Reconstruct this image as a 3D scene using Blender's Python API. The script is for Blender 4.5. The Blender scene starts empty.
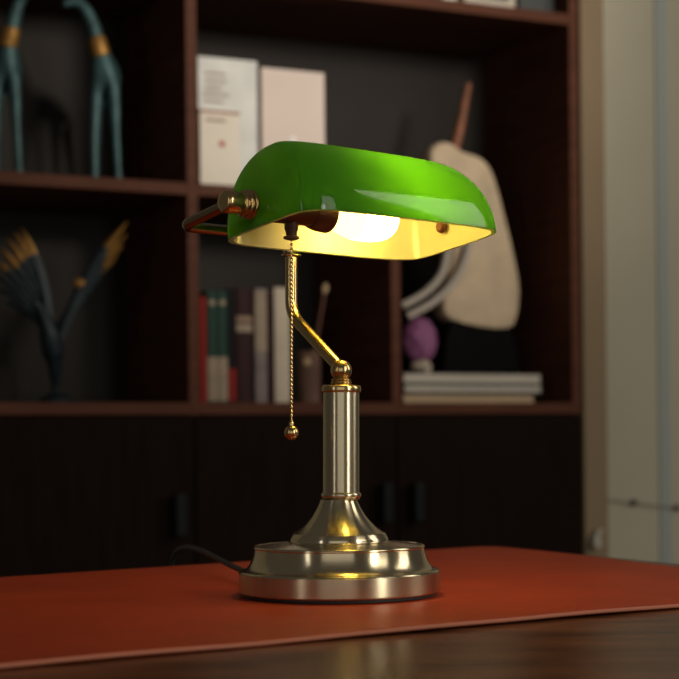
import bpy, bmesh, math, random
from mathutils import Vector, Matrix
random.seed(7)
R = math.radians
SC = bpy.context.scene
COL = SC.collection

# ------------------------------------------------------------------ materials
def new_mat(name):
    m = bpy.data.materials.new(name)
    m.use_nodes = True
    nt = m.node_tree
    return m, nt, nt.nodes['Principled BSDF']

def mat(name, col, rough=.5, metal=0., noise=0., scale=30., bump=0., spec=.5, coat=0., stretch=None, aniso=0.):
    m, nt, b = new_mat(name)
    b.inputs['Base Color'].default_value = (*col, 1)
    b.inputs['Roughness'].default_value = rough
    b.inputs['Metallic'].default_value = metal
    b.inputs['Specular IOR Level'].default_value = spec
    b.inputs['Coat Weight'].default_value = coat
    b.inputs['Coat Roughness'].default_value = .08
    if aniso:                      # lathe-brushed metal: highlights run across the turning marks
        b.inputs['Anisotropic'].default_value = aniso
        b.inputs['Anisotropic Rotation'].default_value = .25
        tg = nt.nodes.new('ShaderNodeTangent'); tg.direction_type = 'RADIAL'; tg.axis = 'Z'
        nt.links.new(tg.outputs['Tangent'], b.inputs['Tangent'])
    if noise or bump:
        tc = nt.nodes.new('ShaderNodeTexCoord')
        mp = nt.nodes.new('ShaderNodeMapping')
        if stretch:
            mp.inputs['Scale'].default_value = stretch
        nz = nt.nodes.new('ShaderNodeTexNoise')
        nz.inputs['Scale'].default_value = scale
        nz.inputs['Detail'].default_value = 5
        nt.links.new(tc.outputs['Object'], mp.inputs['Vector'])
        nt.links.new(mp.outputs['Vector'], nz.inputs['Vector'])
        if noise:
            cr = nt.nodes.new('ShaderNodeValToRGB')
            cr.color_ramp.elements[0].position = .3
            cr.color_ramp.elements[1].position = .7
            cr.color_ramp.elements[0].color = (*[c*(1-noise) for c in col], 1)
            cr.color_ramp.elements[1].color = (*[min(1, c*(1+noise)) for c in col], 1)
            nt.links.new(nz.outputs['Fac'], cr.inputs['Fac'])
            nt.links.new(cr.outputs['Color'], b.inputs['Base Color'])
        if bump:
            bp = nt.nodes.new('ShaderNodeBump')
            bp.inputs['Strength'].default_value = bump
            bp.inputs['Distance'].default_value = .002
            nt.links.new(nz.outputs['Fac'], bp.inputs['Height'])
            nt.links.new(bp.outputs['Normal'], b.inputs['Normal'])
    return m

M = {}
M['brass'] = mat('brushed antique brass', (.62, .54, .36), .26, 1, .12, 60, stretch=(1, 1, .03), aniso=.6)
M['brass_smooth'] = mat('polished antique brass', (.68, .58, .38), .22, 1, .08, 25, aniso=.9)
M['gold'] = mat('golden brass', (.62, .44, .20), .2, 1, .1, 40)
M['dark_brass'] = mat('dark bronze brass', (.34, .24, .14), .25, 1, .1, 40)
M['copper'] = mat('brown socket shell', (.07, .02, .012), .4, .3)
M['rubber'] = mat('black rubber', (.012, .012, .012), .55)
M['leather'] = mat('red brown leather', (.41, .048, .012), .5, 0, .12, 9, .0, spec=.16)
M['leather_edge'] = mat('cut leather edge', (.46, .16, .09), .7)
M['desk'] = mat('dark glossy desk wood', (.125, .043, .017), .26, 0, .7, 11, .15, spec=.10, coat=0, stretch=(1, 6, 1))
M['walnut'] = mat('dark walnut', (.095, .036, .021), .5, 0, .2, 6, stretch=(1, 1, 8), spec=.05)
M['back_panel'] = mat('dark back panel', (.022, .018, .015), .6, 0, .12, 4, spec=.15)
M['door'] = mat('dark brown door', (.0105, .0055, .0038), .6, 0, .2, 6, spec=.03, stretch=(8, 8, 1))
M['black'] = mat('matt black metal', (.005, .0065, .0065), .5, 0, spec=.12)
M['teal'] = mat('teal patina', (.042, .095, .098), .5, .35, .35, 40)
M['teal_dark'] = mat('dark teal patina', (.012, .022, .027), .5, .3, .4, 50)
M['patina_gold'] = mat('rubbed gold', (.30, .155, .035), .5, .6, .3, 60)
M['cream'] = mat('cream paper', (.74, .67, .56), .7, 0, .04, 12)
M['aged'] = mat('aged cream cover', (.55, .47, .36), .7, 0, .08, 12, spec=.12)
M['pale'] = mat('pale grey blue cover', (.62, .62, .58), .6, 0, .16, 14)
M['pink'] = mat('pink beige cover', (.66, .55, .48), .6, 0, .05, 6)
M['tan_pages'] = mat('tan paper pages', (.46, .33, .20), .8, 0, .15, 120, stretch=(.05, .05, 1))
M['pages'] = mat('paper pages', (.50, .45, .37), .8, 0, .15, 120, stretch=(.05, .05, 1))
M['brownline'] = mat('brown print', (.33, .17, .12), .7)
M['reddot'] = mat('red print', (.40, .07, .05), .7)
M['white_print'] = mat('white print', (.82, .80, .76), .7)
M['red_book'] = mat('red book cloth', (.26, .022, .018), .6, spec=.12)
M['green_book'] = mat('dark green book cloth', (.025, .055, .042), .6, spec=.12)
M['spine_cream'] = mat('aged cream spine', (.32, .25, .18), .7, 0, .15, 30, spec=.12)
M['black_book'] = mat('black book cloth', (.012, .012, .013), .6, spec=.12)
M['maroon_book'] = mat('dark maroon cloth', (.035, .014, .014), .6, spec=.12)
M['mauve_book'] = mat('mauve grey spine', (.22, .18, .165), .6, 0, .2, 20, spec=.12)
M['label_tan'] = mat('tan label', (.28, .19, .13), .7, spec=.12)
M['wood_pot'] = mat('pinkish wooden pot', (.15, .085, .062), .6, 0, .25, 20, spec=.12)
M['brush_brown'] = mat('brown bamboo', (.10, .045, .03), .5, spec=.12)
M['beige_tip'] = mat('beige bristle', (.42, .30, .17), .7, spec=.12)
M['stone'] = mat('pale beige stone', (.53, .41, .27), .7, 0, .14, 18)
M['stone_tube'] = mat('pale grey beige tube', (.40, .35, .29), .6)
M['branch'] = mat('reddish brown branch', (.20, .07, .03), .6, 0, .3, 40)
M['stand'] = mat('black lacquer stand', (.003, .0022, .002), .6, spec=.05)
M['purple'] = mat('dusty purple', (.26, .085, .20), .7, 0, .25, 30)
M['shell'] = mat('speckled cream', (.46, .38, .29), .7, 0, .35, 45)
M['mag_grey'] = mat('grey magazine cover', (.20, .19, .18), .5, spec=.12)
M['mag_teal'] = mat('dark teal magazine cover', (.03, .045, .045), .5, spec=.12)
M['mag_tan'] = mat('tan cover', (.46, .32, .20), .6)
M['frame_cream'] = mat('cream frame', (.46, .40, .32), .6)
M['dark_teal_box'] = mat('black green box', (.016, .020, .019), .5)
M['wall'] = mat('beige wall paint', (.415, .385, .29), .85, 0, .05, 2.5)
M['jamb'] = mat('tan trim paint', (.215, .15, .083), .7, 0, .06, 3)
M['pipe'] = mat('blue grey paint', (.30, .325, .305), .6)
M['cable'] = mat('grey cable', (.27, .24, .19), .6)
M['plug'] = mat('cream plastic', (.40, .36, .29), .5)
M['floor'] = mat('brown floor wood', (.09, .055, .035), .4, 0, .2, 5)
M['ceil'] = mat('white ceiling', (.6, .58, .54), .9)

M['collar'] = mat('dimly glowing bulb neck', (.80, .76, .62), .4)
_b = M['collar'].node_tree.nodes['Principled BSDF']; _b.inputs['Emission Color'].default_value = (1, .70, .22, 1); _b.inputs['Emission Strength'].default_value = 4.0
def shade_mats():
    m = bpy.data.materials.new('green cased glass'); m.use_nodes = True
    nt = m.node_tree; b = nt.nodes['Principled BSDF']; out = nt.nodes['Material Output']
    b.inputs['Base Color'].default_value = (.008, .055, .010, 1)
    b.inputs['Roughness'].default_value = .06
    b.inputs['IOR'].default_value = 1.52
    b.inputs['Coat Weight'].default_value = .15
    b.inputs['Coat Roughness'].default_value = .03
    t = nt.nodes.new('ShaderNodeBsdfTranslucent'); t.inputs['Color'].default_value = (.13, .60, .012, 1)
    mx = nt.nodes.new('ShaderNodeMixShader'); mx.inputs['Fac'].default_value = .5
    nt.links.new(b.outputs[0], mx.inputs[1]); nt.links.new(t.outputs[0], mx.inputs[2])
    nt.links.new(mx.outputs[0], out.inputs['Surface'])
    M['green_glass'] = m
    m = bpy.data.materials.new('white inner glass'); m.use_nodes = True
    nt = m.node_tree; b = nt.nodes['Principled BSDF']; out = nt.nodes['Material Output']
    b.inputs['Base Color'].default_value = (.78, .72, .55, 1)
    b.inputs['Roughness'].default_value = .18
    t = nt.nodes.new('ShaderNodeBsdfTranslucent'); t.inputs['Color'].default_value = (.85, .85, .6, 1)
    mx = nt.nodes.new('ShaderNodeMixShader'); mx.inputs['Fac'].default_value = .5
    nt.links.new(b.outputs[0], mx.inputs[1]); nt.links.new(t.outputs[0], mx.inputs[2])
    nt.links.new(mx.outputs[0], out.inputs['Surface'])
    M['white_glass'] = m
    m = bpy.data.materials.new('lit bulb'); m.use_nodes = True
    b = m.node_tree.nodes['Principled BSDF']
    b.inputs['Base Color'].default_value = (.9, .85, .7, 1)
    b.inputs['Emission Color'].default_value = (1, .69, .12, 1)
    b.inputs['Emission Strength'].default_value = BULB
    M['bulb'] = m
BULB = 46.0
shade_mats()

# ------------------------------------------------------------------ mesh helpers
def obj(name, bm, ms, parent=None, smooth=True, bevel=0, seg=2, subsurf=0, loc=None):
    me = bpy.data.meshes.new(name)
    bmesh.ops.recalc_face_normals(bm, faces=bm.faces)
    bm.to_mesh(me); bm.free()
    for m_ in (ms if isinstance(ms, (list, tuple)) else [ms]):
        me.materials.append(m_)
    o = bpy.data.objects.new(name, me); COL.objects.link(o)
    if parent: o.parent = parent
    if loc: o.location = loc
    if smooth:
        for p in me.polygons: p.use_smooth = True
        try: me.set_sharp_from_angle(angle=R(38))
        except Exception: pass
    if bevel:
        b = o.modifiers.new('bevel', 'BEVEL'); b.width = bevel; b.segments = seg; b.limit_method = 'ANGLE'; b.angle_limit = R(40)
    if subsurf:
        s = o.modifiers.new('sub', 'SUBSURF'); s.levels = subsurf; s.render_levels = subsurf
    return o

def thing(name, label, cat, loc=(0, 0, 0), rz=0, group=None):
    o = bpy.data.objects.new(name, None); COL.objects.link(o)
    o.empty_display_size = .05
    o.location = loc; o.rotation_euler = (0, 0, rz)
    return tag(o, label, cat, group)

def tag(o, label, cat, group=None):
    o['label'] = label; o['category'] = cat
    if group: o['group'] = group
    return o

def struct(o):
    o['kind'] = 'structure'; return o

def add_box(bm, x0, x1, y0, y1, z0, z1, mi=0, mtx=None):
    vs = [bm.verts.new((x, y, z)) for z in (z0, z1) for y in (y0, y1) for x in (x0, x1)]
    if mtx: 
        for v in vs: v.co = mtx @ v.co
    for f in ((0, 2, 3, 1), (4, 5, 7, 6), (0, 1, 5, 4), (2, 6, 7, 3), (0, 4, 6, 2), (1, 3, 7, 5)):
        fc = bm.faces.new([vs[i] for i in f]); fc.material_index = mi
    return vs

def box(*a, **k):
    bm = bmesh.new(); add_box(bm, *a, **k); return bm

def add_lathe(bm, prof, n=96, c=(0, 0, 0), mtx=None, mi=0):
    rings = []
    for r, z in prof:
        if r < 1e-6:
            rings.append([bm.verts.new((c[0], c[1], c[2]+z))])
        else:
            rings.append([bm.verts.new((c[0]+r*math.cos(2*math.pi*i/n), c[1]+r*math.sin(2*math.pi*i/n), c[2]+z)) for i in range(n)])
    if mtx:
        for rg in rings:
            for v in rg: v.co = mtx @ v.co
    for a, b in zip(rings, rings[1:]):
        for i in range(n):
            j = (i+1) % n
            if len(a) == 1 and len(b) == 1: continue
            if len(a) == 1: q = [a[0], b[j], b[i]]
            elif len(b) == 1: q = [a[i], a[j], b[0]]
            else: q = [a[i], a[j], b[j], b[i]]
            f = bm.faces.new(q); f.material_index = mi

def lathe(prof, **k):
    bm = bmesh.new(); add_lathe(bm, prof, **k); return bm

def smooth_prof(pts, k=5):
    """Catmull-Rom through (r,z) points; a point given twice stays a hard corner."""
    out = []
    for i in range(len(pts)-1):
        p1, p2 = Vector(pts[i]), Vector(pts[i+1])
        if (p2-p1).length < 1e-9: continue
        p0 = Vector(pts[max(0, i-1)]); p3 = Vector(pts[min(len(pts)-1, i+2)])
        for j in range(k):
            t = j/k
            out.append(.5*((2*p1)+(-p0+p2)*t+(2*p0-5*p1+4*p2-p3)*t*t+(-p0+3*p1-3*p2+p3)*t**3))
    out.append(Vector(pts[-1]))
    return [(max(0, v[0]), v[1]) for v in out] if len(pts[0]) == 2 else out

def fillet(pts, r, k=8):
    pts = [Vector(p) for p in pts]
    out = [pts[0]]
    for a, b, c in zip(pts, pts[1:], pts[2:]):
        d1 = (a-b); d2 = (c-b)
        rr = min(r, d1.length*.48, d2.length*.48)
        s = b+d1.normalized()*rr; e = b+d2.normalized()*rr
        for i in range(k+1):
            t = i/k
            out.append(s*(1-t)**2+b*2*t*(1-t)+e*t*t)
    out.append(pts[-1])
    return out

def add_tube(bm, path, r, n=16, mi=0, cap=True):
    path = [Vector(p) for p in path]
    rad = r if isinstance(r, (list, tuple)) else [r]*len(path)
    rings = []; prev = None
    for i, p in enumerate(path):
        d = (path[min(i+1, len(path)-1)]-path[max(i-1, 0)]).normalized()
        if prev is None:
            a = d.orthogonal().normalized()
        else:
            a = (prev-d*prev.dot(d)).normalized()
        prev = a; b = d.cross(a)
        rings.append([bm.verts.new(p+(a*math.cos(2*math.pi*k/n)+b*math.sin(2*math.pi*k/n))*rad[i]) for k in range(n)])
    for a, b in zip(rings, rings[1:]):
        for k in range(n):
            f = bm.faces.new([a[k], a[(k+1) % n], b[(k+1) % n], b[k]]); f.material_index = mi
    if cap:
        bm.faces.new(rings[0][::-1]).material_index = mi
        bm.faces.new(rings[-1]).material_index = mi

def tube(path, r, n=16):
    bm = bmesh.new(); add_tube(bm, path, r, n); return bm

def add_ball(bm, c, r, u=16, v=10, mi=0, sc=(1, 1, 1)):
    prof = [(r*math.sin(math.pi*i/v), -r*math.cos(math.pi*i/v)) for i in range(v+1)]
    prof[0] = (0, -r); prof[-1] = (0, r)
    add_lathe(bm, prof, n=u, mtx=Matrix.Translation(c) @ Matrix.Diagonal((*sc, 1)), mi=mi)

def prism(poly, y0, y1):
    """poly in (x,z), extruded along y"""
    bm = bmesh.new()
    a = [bm.verts.new((x, y0, z)) for x, z in poly]; b = [bm.verts.new((x, y1, z)) for x, z in poly]
    bm.faces.new(a); bm.faces.new(b[::-1])
    for i in range(len(poly)):
        j = (i+1) % len(poly); bm.faces.new([a[j], a[i], b[i], b[j]])
    return bm

def skin(name, verts, edges, radii, m_, parent, sub=2, root=0):
    me = bpy.data.meshes.new(name); me.from_pydata(verts, edges, [])
    o = bpy.data.objects.new(name, me); COL.objects.link(o); o.parent = parent
    me.materials.append(m_)
    s = o.modifiers.new('skin', 'SKIN'); s.use_smooth_shade = True
    for i, sv in enumerate(me.skin_vertices[0].data):
        sv.radius = (radii[i], radii[i]) if not isinstance(radii[i], tuple) else radii[i]
        sv.use_root = (i == root)
    ss = o.modifiers.new('sub', 'SUBSURF'); ss.levels = sub; ss.render_levels = sub
    return o

# ------------------------------------------------------------------ camera
F = 1680.0
CAMH = .1292
cam = bpy.data.cameras.new('camera'); co = bpy.data.objects.new('camera', cam); COL.objects.link(co)
cam.sensor_width = 36; cam.lens = F/679*36; cam.clip_start = .02
HY = 440.0                                     # the picture's horizon: the view camera stands level with its lens raised
CM = Matrix.Translation((0, -1.4, CAMH)) @ Matrix.Rotation(R(90), 4, 'X') @ Matrix.Rotation(-.010, 4, 'Z')
cam.shift_y = (HY-339.5)/679
co.matrix_world = CM
cam.dof.use_dof = True; cam.dof.focus_distance = 1.38; cam.dof.aperture_fstop = 8.2
cam.dof.aperture_blades = 0
SC.camera = co

# ------------------------------------------------------------------ bookcase frame of reference
BETA = R(26)
BX, BY = -.2942, 1.90
E = Vector((math.cos(BETA), math.sin(BETA), 0)); N = Vector((-math.sin(BETA), math.cos(BETA), 0))
def B(s, t, z): return Vector((BX, BY, 0))+E*s+N*t+Vector((0, 0, z))
def at(px, py, t):
    """(s,z) where the sight line of a photo point meets the plane t metres behind the bookcase front"""
    d = (CM.to_3x3() @ Vector(((px-339.5)/F, -(py-HY)/F, -1)))
    o = CM.translation
    k = (B(0, t, 0)-o).dot(N)/d.dot(N)
    p = o+d*k-Vector((BX, BY, 0))
    return p.dot(E), p.z

FLOOR = -.78
Z_LOW, Z_MID, Z_TOP, Z_CAP = .206, .638, 1.061, 1.50
TH = .024
DEPTH = .38
S0, S1, S2, S3 = -.449, 0., .4505, .8986       # left faces of the uprights
W = .022

bc = thing('bookcase', 'tall dark walnut bookcase with open shelves above dark cabinet doors', 'bookcase', (BX, BY, 0), BETA)
for s in (S0, S1, S3):
    bm = bmesh.new(); add_box(bm, s, s+W, 0, DEPTH, Z_LOW-TH, Z_CAP); add_box(bm, s, s+W, .0195, DEPTH, FLOOR, Z_LOW-TH)
    obj('upright', bm, M['walnut'], bc, smooth=False)
obj('upright', box(S2, S2+W, 0, DEPTH, Z_LOW, Z_MID), M['walnut'], bc, smooth=False, bevel=.0015)
obj('upright', box(S2, S2+W, .02, DEPTH, FLOOR, Z_LOW-TH), M['walnut'], bc, smooth=False, bevel=.0015)
def shelf(a, b, z, y0=0):
    obj('shelf', box(a, b, y0, DEPTH-.012, z-TH, z), M['walnut'], bc, smooth=False, bevel=.0015)
for a, b in ((S0+W, S1), (S1+W, S3)):
    shelf(a, b, Z_LOW)
    shelf(a, b, Z_TOP)
shelf(S0+W, S1, Z_MID); shelf(S1+W, S2+W, Z_MID)
obj('top_panel', box(S0, S3+W, -.005, DEPTH, Z_CAP, Z_CAP+.03), M['walnut'], bc, smooth=False, bevel=.002)
obj('back_panel', box(S0+W, S3, DEPTH-.012, DEPTH, FLOOR, Z_CAP), M['back_panel'], bc, smooth=False)
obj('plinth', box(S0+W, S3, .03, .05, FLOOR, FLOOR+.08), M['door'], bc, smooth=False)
DT = Z_LOW-TH-.003
def handle(s, top, par):
    bm = bmesh.new()
    h = .085; r = .0125
    add_box(bm, s-r, s+r, -.034, -.020, top-h, top)
    for z in (top-.012, top-h+.012):
        add_box(bm, s-.005, s+.005, -.022, .003, z-.006, z+.006)
    obj('door_handle', bm, M['black'], par, smooth=False, bevel=.004, seg=3)
for (a, b, hs, hp) in ((S0, S1+W/2-.0015, S1-.030, 490), (S1+W/2+.0015, S2+W/2-.0015, S2+W/2-.038, 484), (S2+W/2+.0015, S3+W-.001, S2+W/2+.036, 484)):
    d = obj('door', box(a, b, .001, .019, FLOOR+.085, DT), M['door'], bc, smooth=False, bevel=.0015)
    handle(hs, at(300, hp, 0)[1], d)

# ------------------------------------------------------------------ room
def plane_box(name, pts, z0, z1, m_):
    bm = bmesh.new()
    a = [bm.verts.new((p[0], p[1], z0)) for p in pts]; b = [bm.verts.new((p[0], p[1], z1)) for p in pts]
    bm.faces.new(a[::-1]); bm.faces.new(b)
    for i in range(len(pts)):
        j = (i+1) % len(pts); bm.faces.new([a[i], a[j], b[j], b[i]])
    return struct(obj(name, bm, m_, None, smooth=False))
def bpts(s0, s1, t0, t1): return [B(s0, t0, 0), B(s1, t0, 0), B(s1, t1, 0), B(s0, t1, 0)]
plane_box('floor', bpts(-2.4, 3.2, -4.6, .8), FLOOR-.06, FLOOR, M['floor'])
plane_box('wall_back', bpts(-2.4, S3+W+.001, DEPTH+.004, DEPTH+.1), FLOOR, 1.9, M['wall'])
WT = .075
plane_box('wall_right', bpts(S3+W+.003, 3.2, WT, WT+.12), FLOOR, 1.9, M['wall'])
sj0 = S3+W+.004; sj1 = at(604, 300, -.004)[0]
bm = bmesh.new()
add_box(bm, sj0, sj1+.006, -.006, WT-.001, FLOOR, 1.9)
o = struct(obj('trim_1', bm, M['jamb'], None, smooth=False, bevel=.004)); o.location = (BX, BY, 0); o.rotation_euler = (0, 0, BETA)
# blue-grey strip up the wall
sp0, sp1 = at(658, 300, WT-.004)[0], at(669.5, 300, WT-.004)[0]
o = struct(obj('trim_2', box(sp0, sp1, WT-.005, WT+.01, FLOOR, 1.9), M['pipe'], None, smooth=False, bevel=.003)); o.location = (BX, BY, 0); o.rotation_euler = (0, 0, BETA)
# thin cable with dark clips low on that wall
s_a, z_a = at(606, 500.5, WT-.011); s_b, z_b = at(634, 502.5, WT-.011); s_c, z_c = at(677, 507.5, WT-.011)
cb = thing('wall_cable', 'thin grey cable pinned with dark clips low across the pale right wall', 'cable', B(s_b, WT, z_b), BETA)
bm = bmesh.new(); add_tube(bm, smooth_prof([(s_a-s_b, -.003, z_a-z_b), (s_a-s_b+.012, -.010, z_a-z_b+.0005), (0, -.011, 0), (s_c-s_b, -.011, z_c-z_b), (s_c-s_b+.25, -.011, z_c-z_b-.012)], 4), .0018, 8)
obj('cable_run', bm, M['cable'], cb)
for ds, dz in ((0, 0), (s_c-s_b, z_c-z_b)):
    bm = bmesh.new(); add_box(bm, ds-.006, ds+.006, -.016, -.0055 if ds else -.0005, dz-.006, dz+.006); obj('cable_clip', bm, M['black'], cb, smooth=False, bevel=.003)
# small cream plug against the trim
s_p, z_p = at(599, 541, -.03)
pl = thing('wall_plug', 'small cream plug on the tan trim just above the desk corner', 'plug', B(s_p, -.006, z_p), BETA)
bm = bmesh.new(); add_box(bm, -.012, .010, -.024, -.0005, -.017, .010); obj('plug_body', bm, M['plug'], pl, smooth=False, bevel=.005, seg=3)
bm = bmesh.new(); add_tube(bm, fillet([(-.002, -.014, .008), (.002, -.014, .018), (.016, -.016, .022)], .01), .006, 10); obj('plug_collar', bm, M['plug'], pl)

# ------------------------------------------------------------------ desk and pad
def ground(px, py):
    d = (CM.to_3x3() @ Vector(((px-339.5)/F, -(py-HY)/F, -1))); o = CM.translation
    k = -o.z/d.z
    return (o+d*k).to_2d()
PADTH = .0035
f0, f1 = ground(0, 664.5), ground(679, 604.5)
fd = (f1-f0).normalized()
b0, bcn = ground(0, 577), ground(490, 545.7)
bd = (bcn-b0).normalized()
r1, r2 = ground(565, 552.6), ground(679, 567)
rd = (r2-r1).normalized()
# right front corner of the pad
k = (rd.x*(f1.y-r2.y)-rd.y*(f1.x-r2.x))/(rd.y*fd.x-rd.x*fd.y)
frc = f1+fd*k
fl = f0-fd*.24; bl = b0-bd*.22
def rounded(poly, r, n=8):
    out = []
    m_ = len(poly)
    for i in range(m_):
        a, b, c = poly[i-1], poly[i], poly[(i+1) % m_]
        rr = r[i]
        s = b+(a-b).normalized()*rr; e = b+(c-b).normalized()*rr
        for j in range(n+1):
            t = j/n; out.append(s*(1-t)**2+b*2*t*(1-t)+e*t*t)
    return out
# pad as a grid so that its edge can ripple a little
pc = [fl, frc, r2, r1, bcn, bl]
outline = rounded(pc, [.03, .05, .02, .08, .035, .03])
dense = []
for i in range(len(outline)):
    a, b = outline[i], outline[(i+1) % len(outline)]
    n = max(1, int((b-a).length/.02))
    for j in range(n): dense.append(a.lerp(b, j/n))
cen = sum(dense, Vector((0, 0)))/len(dense)
bm = bmesh.new()
def lift(p):
    """the cut edge of the leather stands off the desk a little towards the right"""
    u = (p-f0).dot(fd); L = (f1-f0).length
    dist = abs((p-f0).x*fd.y-(p-f0).y*fd.x)
    w = max(0, 1-dist/.05)
    wav = .0016*max(0, math.sin((u/L-.28)*math.pi*1.5)) + .0012*max(0, math.sin((u/L)*math.pi*2.6+.5))
    return w*w*wav
rings = []
for k_ in (1, .985, .96, .92, .85, .7, .5, .25):
    rg = []
    for p in dense:
        q = cen+(p-cen)*k_
        rg.append(bm.verts.new((q.x, q.y, lift(q))))
    rings.append(rg)
cv = bm.verts.new((cen.x, cen.y, 0))
n = len(dense)
for a, b in zip(rings, rings[1:]):
    for i in range(n): bm.faces.new([a[i], a[(i+1) % n], b[(i+1) % n], b[i]])
for i in range(n): bm.faces.new([rings[-1][i], rings[-1][(i+1) % n], cv])
low = [bm.verts.new((v.co.x, v.co.y, v.co.z-PADTH)) for v in rings[0]]
for i in range(n):
    f = bm.faces.new([low[i], low[(i+1) % n], rings[0][(i+1) % n], rings[0][i]]); f.material_index = 1
bm.faces.new(low[::-1])
pad = obj('desk_pad', bm, [M['leather'], M['leather_edge']], None, bevel=.0012, seg=2)
tag(pad, 'large reddish brown leather desk pad under the green lamp', 'desk pad')

ZT = -PADTH-.0002
g1, g2 = ground(580, 551), ground(679, 560)
# desk top outline: keeps a margin around the pad
gd = (g2-g1).normalized()
bn = Vector((-bd.y, bd.x))
dk = []
def isect(p, d, q, e):
    k = (e.x*(p.y-q.y)-e.y*(p.x-q.x))/(e.y*d.x-e.x*d.y); return p+d*k
fn = Vector((fd.y, -fd.x))
bline = b0+bn*.018
fline = f0+fn*.34
c_br = isect(bline, bd, g1, gd); c_fr = isect(fline, fd, g1, gd)
c_bl = bl+bn*.018-bd*.25; c_fl = fline-fd*.55
dk = rounded([c_fl, c_fr, c_br, c_bl], [.02, .03, .03, .02], 6)
dth = thing('desk', 'dark polished wooden desk holding the leather pad and lamp', 'desk', (0, 0, FLOOR))
bm = bmesh.new()
a = [bm.verts.new((p.x, p.y, ZT-.045-FLOOR)) for p in dk]; b = [bm.verts.new((p.x, p.y, ZT-FLOOR)) for p in dk]
bm.faces.new(a[::-1]); bm.faces.new(b)
for i in range(len(dk)): bm.faces.new([a[i], a[(i+1) % len(dk)], b[(i+1) % len(dk)], b[i]])
obj('desk_top', bm, M['desk'], dth, bevel=.003)
ctr = (c_fl+c_fr+c_br+c_bl)/4
for q0, q1 in ((c_fl, c_bl), (c_fr, c_br)):
    i0 = ctr+(q0-ctr)*.86; i1 = ctr+(q1-ctr)*.86; j0 = ctr+(q0-ctr)*.80; j1 = ctr+(q1-ctr)*.80
    bm = bmesh.new()
    lo = [bm.verts.new((p.x, p.y, 0)) for p in (i0, i1, j1, j0)]; hi = [bm.verts.new((p.x, p.y, ZT-.045-FLOOR)) for p in (i0, i1, j1, j0)]
    bm.faces.new(lo); bm.faces.new(hi)
    for i in range(4): bm.faces.new([lo[i], lo[(i+1) % 4], hi[(i+1) % 4], hi[i]])
    obj('leg_panel', bm, M['desk'], dth, smooth=False)

# ------------------------------------------------------------------ banker's lamp
PSI = R(41)
LX = -.0012
lamp = thing('bankers_lamp', 'lit brass desk lamp with green glass shade and pull chain', 'lamp', (LX, 0, 0), PSI)
P = 1/1200
base = [(0, .0026), (.0800, .0026), (.0800, .0026), (.0828, .0030), (.0835, .0040), (.0835, .0040), (.0831, .0200), (.0831, .0200), (.0822, .0212), (.0808, .0217),
        (.0782, .0228), (.0757, .0250), (.0736, .0285), (.0721, .0325), (.0712, .0362), (.0707, .0392), (.0707, .0392), (.0714, .0402), (.0708, .0416), (.0690, .0420), (.0676, .0414), (.0676, .0414),
        (.060, .0422), (.050, .0436), (.0425, .0445), (.0425, .0445), (.0412, .0452), (.0408, .0475), (.0396, .0500), (.0396, .0500), (.0386, .0516), (.0374, .0521), (.0374, .0521),
        (.0350, .0536), (.0310, .0566), (.0270, .0605), (.0228, .0655), (.0190, .0715), (.0165, .0765), (.0152, .0797), (.0152, .0797), (0, .0797)]
obj('lamp_base', lathe(smooth_prof(base, 4), n=128), M['brass_smooth'], lamp)
obj('base_foot', lathe([(0, .0002), (.0800, .0002), (.0810, .0008), (.0810, .0027), (0, .0027)], n=96), M['rubber'], lamp)
# brushed band around the base wall
obj('base_band', lathe([(.0829, .0042), (.0839, .0046), (.0839, .0197), (.0829, .0200)], n=128), M['brass'], lamp)
col = [(0, .0797), (.0148, .0797), (.0148, .0808), (.0148, .0808), (.0160, .0812), (.0167, .0825), (.0167, .0842), (.0160, .0854), (.0152, .0857), (.0152, .0857), (.0151, .1688), (.0151, .1688), (0, .1688)]
obj('stem', lathe(smooth_prof(col, 3), n=96), M['brass'], lamp)
cap = [(.0151, .1686), (.0160, .1690), (.0166, .1700), (.0166, .1728), (.0160, .1742), (.0148, .1748), (.0148, .1748), (.0095, .1752), (.0080, .1756), (.0080, .1756), (.0084, .1762), (.0089, .1770), (.0084, .1778), (.0074, .1782), (.0074, .1782), (.0080, .1787), (.0084, .1793), (.0078, .1800), (.006, .1803), (.006, .1803), (0, .1803)]
obj('stem_cap', lathe(smooth_prof(cap, 3), n=72), M['gold'], lamp)
bm = bmesh.new(); add_ball(bm, (0, 0, .1872), .0090, 40, 24); obj('ball_joint', bm, M['gold'], lamp)
ARM_Y = .0655
arm = fillet([(0, .003, .1905), (0, ARM_Y, .2375), (0, ARM_Y, .291)], .013, 12)
obj('arm', tube(arm, .0052, 24), M['gold'], lamp)
obj('arm_flange', lathe(smooth_prof([(.0052, .2868), (.0082, .2874), (.0088, .2884), (.0082, .2894), (.0062, .2902), (.0062, .2902), (.0072, .292), (.0072, .3060), (.005, .3075), (0, .3075)], 3), n=40, c=(0, ARM_Y, 0)), M['gold'], lamp)
PX, PY, PZ = .0196, .0055, .3175
ZR = PZ-.0135
AP = .1103
CU = .1350
fk = fillet([(PX-CU+.006, PY+.002, PZ), (PX-CU, ARM_Y, ZR), (PX+CU, ARM_Y, ZR), (PX+CU-.006, PY+.002, PZ)], .012, 8)
obj('shade_fork', tube(fk, .0045, 20), M['dark_brass'], lamp)
Rx = Matrix.Rotation(R(90), 4, 'Y')
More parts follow.
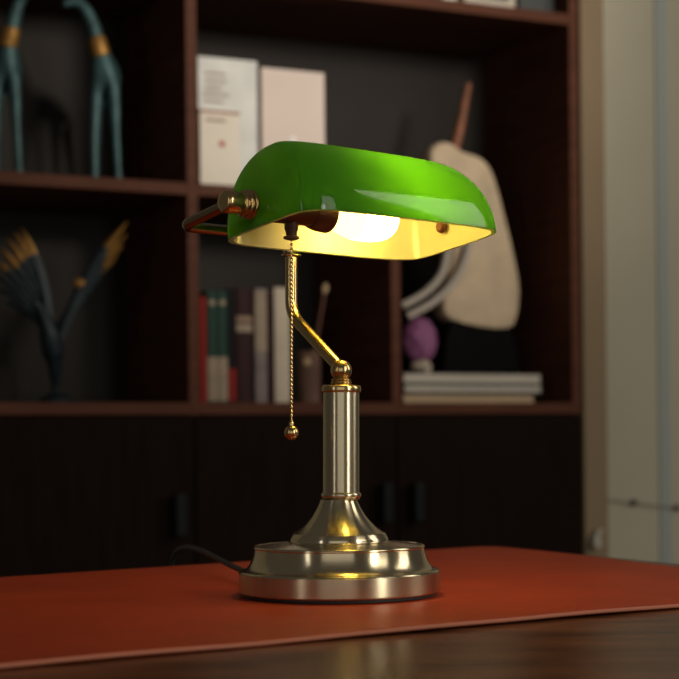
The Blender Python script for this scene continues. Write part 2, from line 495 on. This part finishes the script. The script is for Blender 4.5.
for sgn in (-1, 1):
    # knob: barrel, two ribs, washer against the glass
    KL = .85
    prof = [(0, 0), (.0062, .0005), (.0088, .003), (.0092, .008), (.0088, .018), (.0080, .021), (.0080, .021), (.0092, .0218), (.0105, .0232), (.0092, .0246), (.0082, .0252), (.0082, .0252), (.0098, .026), (.0115, .0275), (.0100, .029), (.0085, .0296), (.0085, .0296), (.0110, .0305), (.0122, .032), (.0110, .0335), (.006, .0340), (0, .0340)]
    prof = [(a_, b_*KL) for a_, b_ in prof]
    mt = Matrix.Translation((PX+sgn*(AP+.034*KL), PY, PZ)) @ Matrix.Rotation(R(-90*sgn), 4, 'Y')
    obj('shade_knob', lathe(smooth_prof(prof, 3), n=40, mtx=mt), M['gold'], lamp)
    mt = Matrix.Translation((PX+sgn*(AP+.002), PY, PZ)) @ Matrix.Rotation(R(-90*sgn), 4, 'Y')
    obj('inner_nut', lathe([(0, 0), (.003, 0), (.003, .008), (.0052, .008), (.0058, .0095), (.0052, .0115), (.0035, .013), (0, .013)], n=20, mtx=mt), M['copper'], lamp)

# glass shade, tilted slightly towards the sitter
SA, SB, SH, STOP = .1115, .0612, .0738, .034
def shade_ring(a, b, H, w, top, n=128, pw=6.5):
    k_ = min(1, w/H)
    pw = pw-2.4*k_**2
    fb = (1-k_**2.2)**(1/2.2)
    fa = (1-k_**2.15)**(1/2.1)
    aw = (a-top)+top*fa
    bw = b*fb
    pts = []
    for i in range(n):
        t = 2*math.pi*i/n
        c, s = math.cos(t), math.sin(t)
        x = aw*math.copysign(abs(c)**(2/pw), c); y = bw*math.copysign(abs(s)**(2/pw), s)
        pts.append((x, y+.11*w*k_, w))          # the crown leans to the back
    return pts
def shade_surface(bm, a, b, H, top, mi):
    K = 30
    rings = []
    for j in range(K+1):
        w = H*math.sin(math.pi/2*j/K)
        if j == K: w = H*.99995
        rings.append([bm.verts.new(p) for p in shade_ring(a, b, H, w, top)])
    n = len(rings[0])
    for r0, r1_ in zip(rings, rings[1:]):
        for i in range(n):
            f = bm.faces.new([r0[i], r0[(i+1) % n], r1_[(i+1) % n], r1_[i]]); f.material_index = mi
    f = bm.faces.new(rings[-1]); f.material_index = mi
    return rings[0]
bm = bmesh.new()
T_ = .0036
ro = shade_surface(bm, SA, SB, SH, STOP, 0)
ri = shade_surface(bm, SA-T_, SB-T_, SH-T_, STOP-.001, 1)
for i in range(len(ro)):
    j = (i+1) % len(ro)
    f = bm.faces.new([ro[j], ro[i], ri[i], ri[j]]); f.material_index = 1
sh = obj('glass_shade', bm, [M['green_glass'], M['white_glass']], lamp)
sh.matrix_parent_inverse = Matrix.Identity(4)
sh.matrix_local = Matrix.Translation((PX, PY, PZ)) @ Matrix.Rotation(R(-8.6), 4, 'X') @ Matrix.Translation((0, -.011, -.0200))
# socket, switch and bulb
MX = Matrix.Translation((PX-.102, PY, PZ)) @ Rx
obj('socket', lathe(smooth_prof([(0, .004), (.008, .005), (.0115, .009), (.0122, .014), (.0122, .014), (.0122, .052), (.0122, .052), (.0132, .053), (.0148, .058), (.0160, .065), (.0163, .071), (.0163, .071), (.0145, .071), (.0135, .066), (.0135, .066), (0, .066)], 3), n=40, mtx=MX), M['copper'], lamp)
SWX = PX-.0685
sw = bmesh.new()
add_lathe(sw, [(.0058, .0), (.0058, -.016), (.0046, -.019), (.0046, -.0215), (.0066, -.0222), (.0066, -.0240), (.0030, -.0252), (0, -.0252)], n=24, c=(SWX, PY, PZ))
obj('pull_switch', sw, M['copper'], lamp)
BU = PX-.102+.069
bulb_mx = Matrix.Translation((BU, PY, PZ)) @ Rx
bl = obj('light_bulb', lathe(smooth_prof([(.0190, .0305), (.0196, .037), (.0197, .045), (.0195, .054), (.0178, .064), (.0135, .0720), (.007, .0762), (0, .0770)], 4), n=48, mtx=bulb_mx), M['bulb'], lamp)
cl = obj('dimmed_bulb_neck', lathe(smooth_prof([(0, -.004), (.0100, -.003), (.0110, .004), (.0135, .012), (.0165, .021), (.0190, .0300), (.0190, .0300), (0, .0300)], 4), n=48, mtx=bulb_mx), M['collar'], lamp)  # added neck piece, dimmer than the bulb, keeps the shade's left end dark
# bead chain
bm = bmesh.new()
z = PZ-.0250
ZB = .1352
while z > ZB+.007:
    add_ball(bm, (SWX, PY, z), .00132, 10, 8)
    z -= .0036
add_tube(bm, [(SWX, PY, PZ-.024), (SWX, PY, ZB)], .0003, 6)
obj('pull_chain', bm, M['gold'], lamp)
bm = bmesh.new(); add_ball(bm, (SWX, PY, ZB), .0060, 28, 18)
add_lathe(bm, [(.0022, .0058), (.0022, .0082), (.0012, .0090), (0, .0090)], n=16, c=(SWX, PY, ZB))
obj('chain_ball', bm, M['gold'], lamp)
# the stem of the lamp stands a touch off true on its base
ax = Matrix.Rotation(-PSI, 3, 'Z') @ Vector((0, 1, 0))
dx = Matrix.Rotation(-PSI, 3, 'Z') @ Vector((.0012, 0, 0))
LEAN = Matrix.Translation(dx) @ Matrix.Rotation(.010, 4, ax)
for o in lamp.children:
    if o.name.split('.')[0] not in ('lamp_base', 'base_foot', 'base_band'):
        o.matrix_basis = LEAN @ o.matrix_basis
# power cord (lamp space)
inv = Matrix.Rotation(-PSI, 4, 'Z') @ Matrix.Translation((-LX, 0, 0))
cw = [(-.055, .050, .012), (-.075, .075, .012), (-.095, .14, .0125), (-.118, .22, .0155), (-.142, .30, .019), (-.163, .355, .0185), (-.177, .387, .008), (-.182, .397, -.02), (-.183, .402, -.12), (-.18, .42, -.4)]
cw = [inv @ Vector(p) for p in cw]
obj('power_cord', tube(smooth_prof(cw, 6), .0026, 10), M['rubber'], lamp)

# ------------------------------------------------------------------ things on the shelves
def put(name, label, cat, s, t, z, rz=0, group=None):
    return thing(name, label, cat, B(s, t, z), BETA+rz, group)

def span(p0, p1, y, t):
    a = at(p0, y, t)[0]; b = at(p1, y, t)[0]
    return a, b

def standing_book(label, px0, px1, ytop, cover, zbase, t=.05, depth=.15, group=None, extra=None, name='book'):
    a, b = span(px0, px1, (ytop+395)/2 if zbase == Z_LOW else (ytop+185)/2, t)
    h = at((px0+px1)/2, ytop, t)[1]-zbase
    w = b-a-.001
    k_ = put(name, label, 'book', (a+b)/2, t, zbase+.0004, 0, group)
    c = .0022
    bm = bmesh.new()      # boards and rounded spine
    n = 7
    spine = [(-w/2+w*i/n, -.003*math.sin(math.pi*i/n)) for i in range(n+1)]
    inner = [(x*(1-2*c/w), y+c) for x, y in spine]
    pts = spine+[(w/2, depth), (w/2-c, depth)]+[(w/2-c, c+.001)]+[(-w/2+c, c+.001), (-w/2+c, depth), (-w/2, depth)]
    lo = [bm.verts.new((x, y, 0)) for x, y in pts]; hi = [bm.verts.new((x, y, h)) for x, y in pts]
    bm.faces.new(lo[::-1]); bm.faces.new(hi)
    for i in range(len(pts)):
        j = (i+1) % len(pts); bm.faces.new([lo[i], lo[j], hi[j], hi[i]])
    obj('cover', bm, cover, k_, smooth=False)
    obj('page_block', box(-w/2+c+.0002, w/2-c-.0002, c+.0015, depth-.004, .003, h-.003), M['pages'], k_, smooth=False)
    if extra: extra(k_, w, h)
    return k_

def band(k_, w, z0, z1, m_, name='spine_label'):
    n = 7
    bm = bmesh.new()
    o_ = [(-w/2-.0003+(w+.0006)*i/n, -.0004-.003*math.sin(math.pi*i/n)) for i in range(n+1)]
    i_ = [(-w/2+w*i/n, .0002-.003*math.sin(math.pi*i/n)) for i in range(n+1)]
    pts = o_+i_[::-1]
    lo = [bm.verts.new((x, y, z0)) for x, y in pts]; hi = [bm.verts.new((x, y, z1)) for x, y in pts]
    bm.faces.new(lo[::-1]); bm.faces.new(hi)
    for i in range(len(pts)):
        j = (i+1) % len(pts); bm.faces.new([lo[i], lo[j], hi[j], hi[i]])
    return obj(name, bm, m_, k_, smooth=False)

def disc(k_, w, z, r, m_):
    bm = bmesh.new()
    add_lathe(bm, [(0, -.0005), (r, -.0005), (r, .0005), (0, .0005)], n=20, mtx=Matrix.Translation((0, -.0034, z)) @ Matrix.Rotation(R(90), 4, 'X'))
    return obj('spine_emblem', bm, m_, k_)

G = 'books in the row on the lower shelf'
standing_book('thin red book at the left end of the lower shelf row', 199.5, 206.5, 297, M['red_book'], Z_LOW, group=G)
def twin(k_, w, h):
    band(k_, w, .004, h*.41, M['spine_cream']); disc(k_, w, h-.024, min(.0065, w*.42), M['spine_cream'])
standing_book('green and cream book beside the thin red book, round emblem on spine', 207, 217, 291, M['green_book'], Z_LOW, group=G, extra=twin)
standing_book('green and cream book on the right of its twin, beside black books', 217.3, 227.5, 291, M['green_book'], Z_LOW, group=G, extra=twin)
standing_book('thin black book with red foot of spine, beside green and cream book', 228, 235.5, 289, M['black_book'], Z_LOW, group=G, extra=lambda k_, w, h: band(k_, w, .004, h*.30, M['red_book']))
def lab(k_, w, h):
    band(k_, w, h-.058, h-.048, M['label_tan']); band(k_, w, h-.080-.012, h-.066-.012, M['spine_cream'])
standing_book('thick black book with tan and cream labels across its spine', 236.5, 252.5, 288, M['maroon_book'], Z_LOW, group=G, extra=lambda k_, w, h: (band(k_, w, h*.70, h*.755, M['label_tan']), band(k_, w, h*.615, h*.685, M['spine_cream'])))
standing_book('mauve grey book with pale upper spine, beside the labelled black book', 255, 267, 289, M['mauve_book'], Z_LOW, group=G, extra=lambda k_, w, h: band(k_, w, h*.45, h*.97, M['spine_cream']))
standing_book('dark maroon book squeezed between mauve grey book and cream book', 267.5, 274, 292, M['maroon_book'], Z_LOW, group=G)
standing_book('cream book at the right end of the lower shelf row', 274.5, 290, 288, M['aged'], Z_LOW, group=G)

# pen pot and brush
s_, z_ = at(309, 380, .10)
pot = put('brush_pot', 'small pinkish wooden brush pot right of the shelf books', 'pot', s_, .10, Z_LOW+.0004)
hp = at(309, 352, .10)[1]-Z_LOW
obj('pot_body', lathe([(0, 0), (.022, 0), (.0245, .004), (.0245, hp-.004), (.0255, hp-.001), (.0235, hp), (.021, hp-.002), (.021, .006), (0, .006)], n=40), M['wood_pot'], pot)
bm = bmesh.new(); add_ball(bm, (-.014, -.021, at(300, 362, .08)[1]-Z_LOW), .0085, 20, 12, sc=(1, .6, 1)); obj('medallion', bm, M['beige_tip'], pot)
s1, z1 = at(326, 283, .10)
br = put('writing_brush', 'brown brush with pale tip leaning out of the wooden pot', 'brush', s_, .10, Z_LOW+.0075)
tip = Vector((s1-s_, 0, z1-Z_LOW-.0075)); foot = Vector((.0, 0, .004))
foot.x = -.006
dr = (tip-foot).normalized()
obj('brush_handle', tube([foot, tip-dr*.022], .0042, 12), M['brush_brown'], br)
obj('bristle', tube([tip-dr*.0225, tip-dr*.014, tip-dr*.005, tip], [.0044, .0072, .006, .001], 14), M['beige_tip'], br)

# upper middle cell: pale book, cream booklet, pink-beige book
def cover_book(name, label, px0, px1, ytop, t, th, cover, zbase, extra=None):
    a, b = span(px0, px1, 120, t)
    h = at((px0+px1)/2, ytop, t)[1]-zbase
    w = b-a
    k_ = put(name, label, 'book', (a+b)/2, t, zbase+.0004, 0, 'books facing out on the upper shelf')
    bm = bmesh.new(); c = .0025
    pts = [(-w/2, 0), (w/2, 0), (w/2, c), (-w/2+c, c), (-w/2+c, th-c), (w/2, th-c), (w/2, th), (-w/2, th)]
    lo = [bm.verts.new((x, y, 0)) for x, y in pts]; hi = [bm.verts.new((x, y, h)) for x, y in pts]
    bm.faces.new(lo[::-1]); bm.faces.new(hi)
    for i in range(len(pts)):
        j = (i+1) % len(pts); bm.faces.new([lo[i], lo[j], hi[j], hi[i]])
    obj('cover', bm, cover, k_, smooth=False)
    obj('page_block', box(-w/2+c+.0002, w/2-.004, c+.0002, th-c-.0002, .003, h-.003), M['pages'], k_, smooth=False)
    if extra: extra(k_, w, h)
    return k_
def pale_x(k_, w, h):
    bm = bmesh.new(); random.seed(3)
    for i in range(5):
        z0 = h-.035-i*.014; add_box(bm, -w/2+.012+random.random()*.006, -w/2+.05+random.random()*.02, -.0006, .0003, z0, z0+.004)
    obj('cover_print', bm, M['label_tan'], k_, smooth=False)
cover_book('book', 'pale grey book facing out at the left of the upper shelf', 198.5, 257.5, 59, .075, .03, M['pale'], Z_MID, pale_x)
def cream_x(k_, w, h):
    bm = bmesh.new(); add_box(bm, -w/2, w/2, -.0006, .0003, h-.008, h-.002); obj('cover_band', bm, M['brownline'], k_, smooth=False)
    bm = bmesh.new(); add_lathe(bm, [(0, -.0005), (.0065, -.0005), (.0065, .0005), (0, .0005)], n=20, mtx=Matrix.Translation((.004, -.0004, h*.56)) @ Matrix.Rotation(R(90), 4, 'X')); obj('cover_dot', bm, M['reddot'], k_)
    bm = bmesh.new(); add_box(bm, -w/2+.012, w/2-.030, -.0006, .0003, h-.024, h-.019); obj('cover_print', bm, M['label_tan'], k_, smooth=False)
cover_book('booklet', 'cream booklet with red dot standing in front of pale grey book', 200, 239.5, 110, .035, .014, M['cream'], Z_MID, cream_x)
def pink_x(k_, w, h):
    bm = bmesh.new(); add_box(bm, -.008, .006, -.0006, .0003, h*.30, h*.47); obj('cover_print', bm, M['white_print'], k_, smooth=False)
cover_book('book', 'plain pink beige book facing out above the green shade', 262, 324.5, 70.5, .085, .03, M['pink'], Z_MID, pink_x)

# teal giraffe figurines
def giraffe(label, px, flip, hs=1.16):
    t = .12
    s_, _ = at(px, 150, t)
    g = put('giraffe_figurine', label, 'figurine', s_, t, Z_MID+.0006, -BETA, 'teal giraffe figurines')
    f = flip
    # 0 chest, spine back to rump, legs, neck, head
    k = -.014 if f < 0 else -.020
    V = [(0, -.01, .228), (k*.5, .05, .226), (k*.9, .09, .216),
         (-.019, -.012, .185), (-.023, -.013, .10), (-.023, -.012, .03), (-.0235, -.014, .006),
         (.017, -.012, .185), (.020, -.013, .10), (.023, -.012, .03), (.0245, -.014, .006),
         (-.018+k, .090, .180), (-.022+k, .100, .09), (-.022+k, .096, .03), (-.022+k, .094, .006),
         (.016+k, .090, .180), (.020+k, .100, .09), (.022+k, .096, .03), (.023+k, .094, .006),
         (.006*f, -.020, .255), (.013*f, -.026, .285), (.021*f, -.031, .315), (.032*f, -.035, .342), (.044*f, -.038, .358), (.062*f, -.044, .360), (.078*f, -.050, .350)]
    Ed = [(0, 1), (1, 2), (0, 3), (3, 4), (4, 5), (5, 6), (0, 7), (7, 8), (8, 9), (9, 10), (2, 11), (11, 12), (12, 13), (13, 14), (2, 15), (15, 16), (16, 17), (17, 18),
          (0, 19), (19, 20), (20, 21), (21, 22), (22, 23), (23, 24), (24, 25)]
    Rr = [.031, .028, .022, .013, .0085, .008, .009, .013, .0085, .008, .009, .012, .008, .007, .008, .012, .008, .007, .008,
          .019, .0165, .015, .013, .0125, .0105, .007]
    skin('body', V, Ed, Rr, M['teal'], g)
    # rubbed gold chest collar and hooves
    bm = bmesh.new(); add_lathe(bm, [(.0150, -.020), (.0185, -.016), (.0185, 0), (.0175, .014), (.0145, .020)], n=24, mtx=Matrix.Translation((.0105*f, -.026, .274)) @ Matrix.Rotation(R(16*f), 4, 'Y') @ Matrix.Rotation(R(10), 4, 'X')); obj('collar', bm, M['patina_gold'], g)
    for x, y in ((-.0235, -.014), (.0245, -.014), (-.022+k, .094), (.023+k, .094)):
        obj('hoof', lathe([(0, 0), (.0095, 0), (.010, .003), (.0085, .014), (.006, .0165), (0, .0165)], n=16, c=(x, y, 0)), M['patina_gold'], g)
    for d in (-1, 1):
        bm = bmesh.new(); add_tube(bm, [(.045*f, -.036+d*.007, .364), (.042*f, -.034+d*.013, .376), (.040*f, -.034+d*.016, .384)], [.004, .0035, .001], 10); obj('ear', bm, M['teal'], g)
    return g
giraffe('teal giraffe figurine with gold collar near the upright, head turned left', 107, -1)
giraffe('teal giraffe figurine with gold collar at photo left edge, head turned right', 8, 1)

# bird with raised wings
tb = .16
sb, zb = at(54, 360, tb)
bd_ = put('bird_figurine', 'dark teal bird figurine with raised gold tipped wings', 'figurine', sb, tb, Z_LOW+.0006, -BETA)
def bl_(px, py):
    s_, z_ = at(px, py, tb); return ((s_-sb)*math.cos(BETA), z_-Z_LOW)
V = []; 
c0 = [(54, 402), (54, 385), (55, 365), (53, 345), (50, 330), (46, 318), (42, 308), (37, 303)]
for i, (a_, b_) in enumerate(c0):
    x, z_ = bl_(a_, b_); V.append((x, [.02, .015, .0, -.01, -.025, -.035, -.045, -.06][i], max(z_, .006)))
skin('body', V, [(i, i+1) for i in range(7)], [.007, .008, .016, .023, .018, .013, .012, .004], M['teal_dark'], bd_, root=3)
obj('stand', lathe([(0, 0), (.034, 0), (.036, .004), (.033, .010), (.020, .016), (.012, .022), (0, .022)], n=32, c=(V[0][0], .02, 0)), M['teal_dark'], bd_)
def wing(root, tips, gold_from):
    rx, rz_ = bl_(*root)
    holder = None
    bm = bmesh.new(); gm = bmesh.new()
    for i, (tx, tz) in enumerate(tips):
        x, z_ = bl_(tx, tz)
        yo = .002*i
        a_ = Vector((rx, yo, rz_)); b_ = Vector((x, -.012+yo, z_))
        d = b_-a_; nrm = Vector((-d.z, 0, d.x)).normalized()
        mid = a_+d*.5+nrm*.028*(1 if d.x > 0 else -1)
        path = [a_*(1-t)**2+mid*2*t*(1-t)+b_*t*t for t in [j/12 for j in range(13)]]
        def rad(t): return .010*(1-.25*t) if t < .92 else .0055
        cut = int(round(gold_from[i]*12))
        def strip(m_, ks):
            prev = None
            for j in ks:
                p_ = path[j]; r_ = .0105 if j < 8 else (.0090, .0078, .0066, .0050, .0012)[j-8]
                q = [m_.verts.new(p_+nrm*r_+Vector((0, .0, 0))), m_.verts.new(p_+Vector((0, -.004, 0))), m_.verts.new(p_-nrm*r_), m_.verts.new(p_+Vector((0, .004, 0)))]
                if prev:
                    for e in range(4): m_.faces.new([prev[e], prev[(e+1) % 4], q[(e+1) % 4], q[e]])
                else: m_.faces.new(q)
                prev = q
            m_.faces.new(prev[::-1])
        strip(bm, range(0, cut+1))
        if cut < 12: strip(gm, range(cut, 13))
    w_ = obj('wing', bm, M['teal_dark'], bd_)
    obj('wing_tip', gm, M['patina_gold'], w_)
wing((60, 338), [(133, 227), (132, 239), (128, 250), (122, 260), (113, 269), (105, 281), (97, 293), (88, 304), (78, 316)], [.76, .76, .77, .80, .86, 1, 1, 1, 1])
wing((48, 335), [(20, 228), (12, 231), (4, 237), (-4, 246), (-10, 258), (-12, 272), (-8, 286), (0, 300)], [.74, .73, .74, .78, .84, 1, 1, 1])
x, z_ = bl_(82, 285)
bm = bmesh.new(); add_ball(bm, (x, -.014, z_), .012, 18, 10, sc=(1, .35, .8)); obj('wing_patch', bm, M['patina_gold'], bd_)

# magazines stacked on the lower shelf, right cell
def flat_book(label, px0, px1, z0, th, t, dep, cover, name='magazine', rz=0, c=.002, pages='pages'):
    a, b = span(px0, px1, 388, t)
    w = b-a
    k_ = put(name, label, 'magazine' if name == 'magazine' else 'book', a+w/2, t, z0, rz, 'flat stack beneath the sculpture')
    bm = bmesh.new()
    add_box(bm, -w/2, w/2, 0, dep, 0, c); add_box(bm, -w/2, w/2, 0, dep, th-c, th); add_box(bm, -w/2, w/2, dep-c, dep, c, th-c)
    obj('cover', bm, cover, k_, smooth=False)
    obj('page_block', box(-w/2+.001, w/2-.001, .0015, dep-c-.0003, c+.0001, th-c-.0001), M[pages], k_, smooth=False)
    return k_, z0+th
SS = S2+W
z0 = Z_LOW+.0004
k_, z0 = flat_book('tan magazine lying lowest in the flat stack', 403.5, 534, z0, .0185, .035, .24, M['mag_tan'], pages='tan_pages')
k_, z0 = flat_book('grey magazine in the middle of the flat stack', 405, 541.5, z0+.0003, .022, .028, .25, M['mag_teal'], c=.0045)
k_, z0 = flat_book('pale grey magazine lying on top of the flat stack', 404, 541, z0+.0003, .022, .03, .25, M['mag_grey'])
ZS = z0+.0004

# pale sculpture on dark stand
ts = .11
so, _ = at(480, 340, ts)
sc_ = put('sculpture', 'pale beige slab sculpture with curved arms on a black stand', 'sculpture', so, ts, ZS, 0)
def q(px, py, t=ts):
    s_, z_ = at(px, py, t); return (s_-so, z_-ZS)
st = [q(443, 372), q(446, 340), q(452, 318), q(512, 322), q(518, 345), q(522, 372)]
zmin = 0
st[0] = (st[0][0], 0); st[-1] = (st[-1][0], 0)
obj('stand', prism(st, 0, .09), M['stand'], sc_, smooth=False, bevel=.008, seg=3)
slab = [(429, 152), (436, 141), (452, 140), (459, 151), (478, 154), (490, 163), (498, 185), (508, 225), (517, 262), (523, 293), (518, 320), (514, 333), (480, 329), (446, 322), (441, 306), (447, 275), (455, 250), (449, 225), (438, 190), (431, 168)]
pts = [q(*p_) for p_ in slab]
bm = bmesh.new()
cx = sum(p_[0] for p_ in pts)/len(pts); cz = sum(p_[1] for p_ in pts)/len(pts)
lay = [(-.006, .70), (-.001, .93), (.008, 1), (.040, 1), (.052, .93), (.056, .7)]
prev = None; first = None
for y, k_ in lay:
    rg = [bm.verts.new((cx+(x-cx)*k_ if k_ == 1 else cx+(x-cx)*(1-(1-k_)*.45), y, cz+(z_-cz)*(1-(1-k_)*.25))) for x, z_ in pts]
    if prev:
        for i in range(len(pts)): bm.faces.new([prev[i], prev[(i+1) % len(pts)], rg[(i+1) % len(pts)], rg[i]])
    else: first = rg
    prev = rg
bm.faces.new(first[::-1]); bm.faces.new(prev)
obj('slab', bm, M['stone'], sc_, subsurf=1)
def tb3(pl_, y, r, m_, nm):
    bm = bmesh.new(); add_tube(bm, smooth_prof([(q(*p_)[0], yy, q(*p_)[1]) for p_, yy in zip(pl_, y)], 5), r, 14); obj(nm, bm, m_, sc_)
tb3([(470, 225), (463, 250), (450, 279), (428, 302), (403, 317)], [.01, -.022, -.03, -.03, -.02], .0088, M['stone_tube'], 'curved_arm')
tb3([(452, 225), (446, 252), (439, 275), (424, 293), (402, 306)], [.02, -.005, -.01, -.005, 0], .0085, M['stone_tube'], 'curved_arm')
bm = bmesh.new(); add_tube(bm, [(q(457, 158)[0], .025, q(457, 158)[1]), (q(463, 133)[0], .02, q(463, 133)[1]), (q(468, 108)[0], .02, q(468, 108)[1]), (q(473, 82)[0], .02, q(473, 82)[1])], [.011, .0115, .0095, .007], 12)
obj('branch', bm, M['branch'], sc_)
# purple lumpy ball and speckled shell on the magazines
sp_, zp_ = at(419, 340, .10)
pb = put('yarn_ball', 'dusty purple ball beside the sculpture, under its curved arms', 'ball', sp_, .10, ZS+.026)
bm = bmesh.new(); bmesh.ops.create_icosphere(bm, subdivisions=4, radius=.038)
rz0 = zp_-ZS-.026
for v in bm.verts:
    n_ = v.co.normalized(); v.co *= 1+.05*math.sin(9*n_.x+2)*math.sin(8*n_.z)+.04*math.sin(7*n_.y+5*n_.x)
    v.co.z *= 1.32; v.co.z += rz0
o = obj('ball_surface', bm, M['purple'], pb)
ss_, zs_ = at(424, 370, .06)
sl = put('shell', 'speckled cream shell lying on magazines below the purple ball', 'shell', ss_, .075, ZS)
bm = bmesh.new()
prev = None
path = []; rad = []
for i in range(40):
    a_ = i*.38; r_ = .020*(1-i/44)
    path.append((math.cos(a_)*r_*.9+(.010*i/40), math.sin(a_)*r_*.6, .0128+i*.00045)); rad.append(.0125*(1-i/46))
add_tube(bm, path, rad, 12)
obj('whorl', bm, M['shell'], sl)

# things at the top edge, on the top shelf
def cx_box(name, label, cat, px0, px1, t, h, dep, m_, detail=None):
    a, b = span(px0, px1, 4, t); w = b-a
    k_ = put(name, label, cat, (a+b)/2, t, Z_TOP+.0004)
    detail(k_, w, h, dep) if detail else obj('box_body', box(-w/2, w/2, 0, dep, 0, h), m_, k_, smooth=False, bevel=.003)
    return k_
def lidded(m_):
    def f(k_, w, h, dep):
        obj('box_body', box(-w/2, w/2, 0, dep, 0, h*.72), m_, k_, smooth=False, bevel=.002)
        obj('box_lid', box(-w/2-.001, w/2+.001, -.001, dep+.001, h*.722, h), m_, k_, smooth=False, bevel=.002)
    return f
def frame_d(k_, w, h, dep):
    bm = bmesh.new(); b_ = .016
    add_box(bm, -w/2, w/2, 0, dep, 0, b_); add_box(bm, -w/2, w/2, 0, dep, h-b_, h)
    add_box(bm, -w/2, -w/2+b_, 0, dep, b_, h-b_); add_box(bm, w/2-b_, w/2, 0, dep, b_, h-b_)
    obj('frame_border', bm, M['frame_cream'], k_, smooth=False)
    obj('frame_picture', box(-w/2+b_, w/2-b_, .006, dep-.002, b_, h-b_), M['dark_teal_box'], k_, smooth=False)
cx_box('box', 'white lidded box on the top shelf, left of the cream frame', 'box', 443, 461.5, .05, .14, .10, M['cream'], lidded(M['cream']))
cx_box('picture_frame', 'cream picture frame with dark centre on the top shelf', 'picture frame', 465, 515, .02, .15, .018, M['frame_cream'], frame_d)
cx_box('box', 'dark green lidded box on the top shelf, right of cream frame', 'box', 519, 554, .05, .13, .12, M['dark_teal_box'], lidded(M['dark_teal_box']))

# ------------------------------------------------------------------ light
w = bpy.data.worlds.new('world'); SC.world = w; w.use_nodes = True
w.node_tree.nodes['Background'].inputs['Color'].default_value = (1, .93, .82, 1)
w.node_tree.nodes['Background'].inputs['Strength'].default_value = .055
def area(name, loc, target, sx, sy, power, colr):
    l = bpy.data.lights.new(name, 'AREA'); l.shape = 'RECTANGLE'; l.size = sx; l.size_y = sy; l.energy = power; l.color = colr
    o = bpy.data.objects.new(name, l); COL.objects.link(o)
    o.location = loc
    o.rotation_euler = (Vector(target)-Vector(loc)).to_track_quat('-Z', 'Y').to_euler()
    return o
area('window_daylight_right', (2.8, .42, 1.3), (0, 1.4, .4), .95, 1.8, 18, (1, .92, .80))
area('bookcase_fill_side', (2.8, -1.7, 1.75), (0, 1.6, .8), 1.3, 1.5, 15, (1, .92, .80))  # added fill for the bookcase, set where the shade glass won't mirror it
l = bpy.data.lights.new('bookcase_fill_spot', 'SPOT'); l.energy = 350; l.color = (1, .90, .78); l.spot_size = R(29); l.spot_blend = 1; l.shadow_soft_size = .30  # added spot, brightens the upper bookcase more than the lower shelves
o = bpy.data.objects.new('bookcase_fill_spot', l); COL.objects.link(o); o.location = (2.3, -.9, 1.35)
o.rotation_euler = (B(.36, .1, 1.15)-o.location).to_track_quat('-Z', 'Y').to_euler()
area('window_daylight_corner', (2.1, -1.9, .70), (0, 0, .15), .40, 1.9, 18, (1, .94, .84))
area('window_daylight_rear', (-.1, -3.4, .55), (0, 0, .2), 2.6, 2.0, 9, (1, .95, .88))
area('window_daylight_left', (-1.75, -1.9, .55), (0, 0, .15), .18, 1.7, 2.4, (1, .97, .92))

SC.view_settings.view_transform = 'Standard'
SC.view_settings.look = 'None'
SC.view_settings.exposure = 0
SC.view_settings.gamma = 1
SC.view_settings.use_curve_mapping = False
SC.cycles.use_denoising = True
SC.cycles.max_bounces = 10
SC.cycles.transmission_bounces = 8
SC.cycles.sample_clamp_indirect = 6
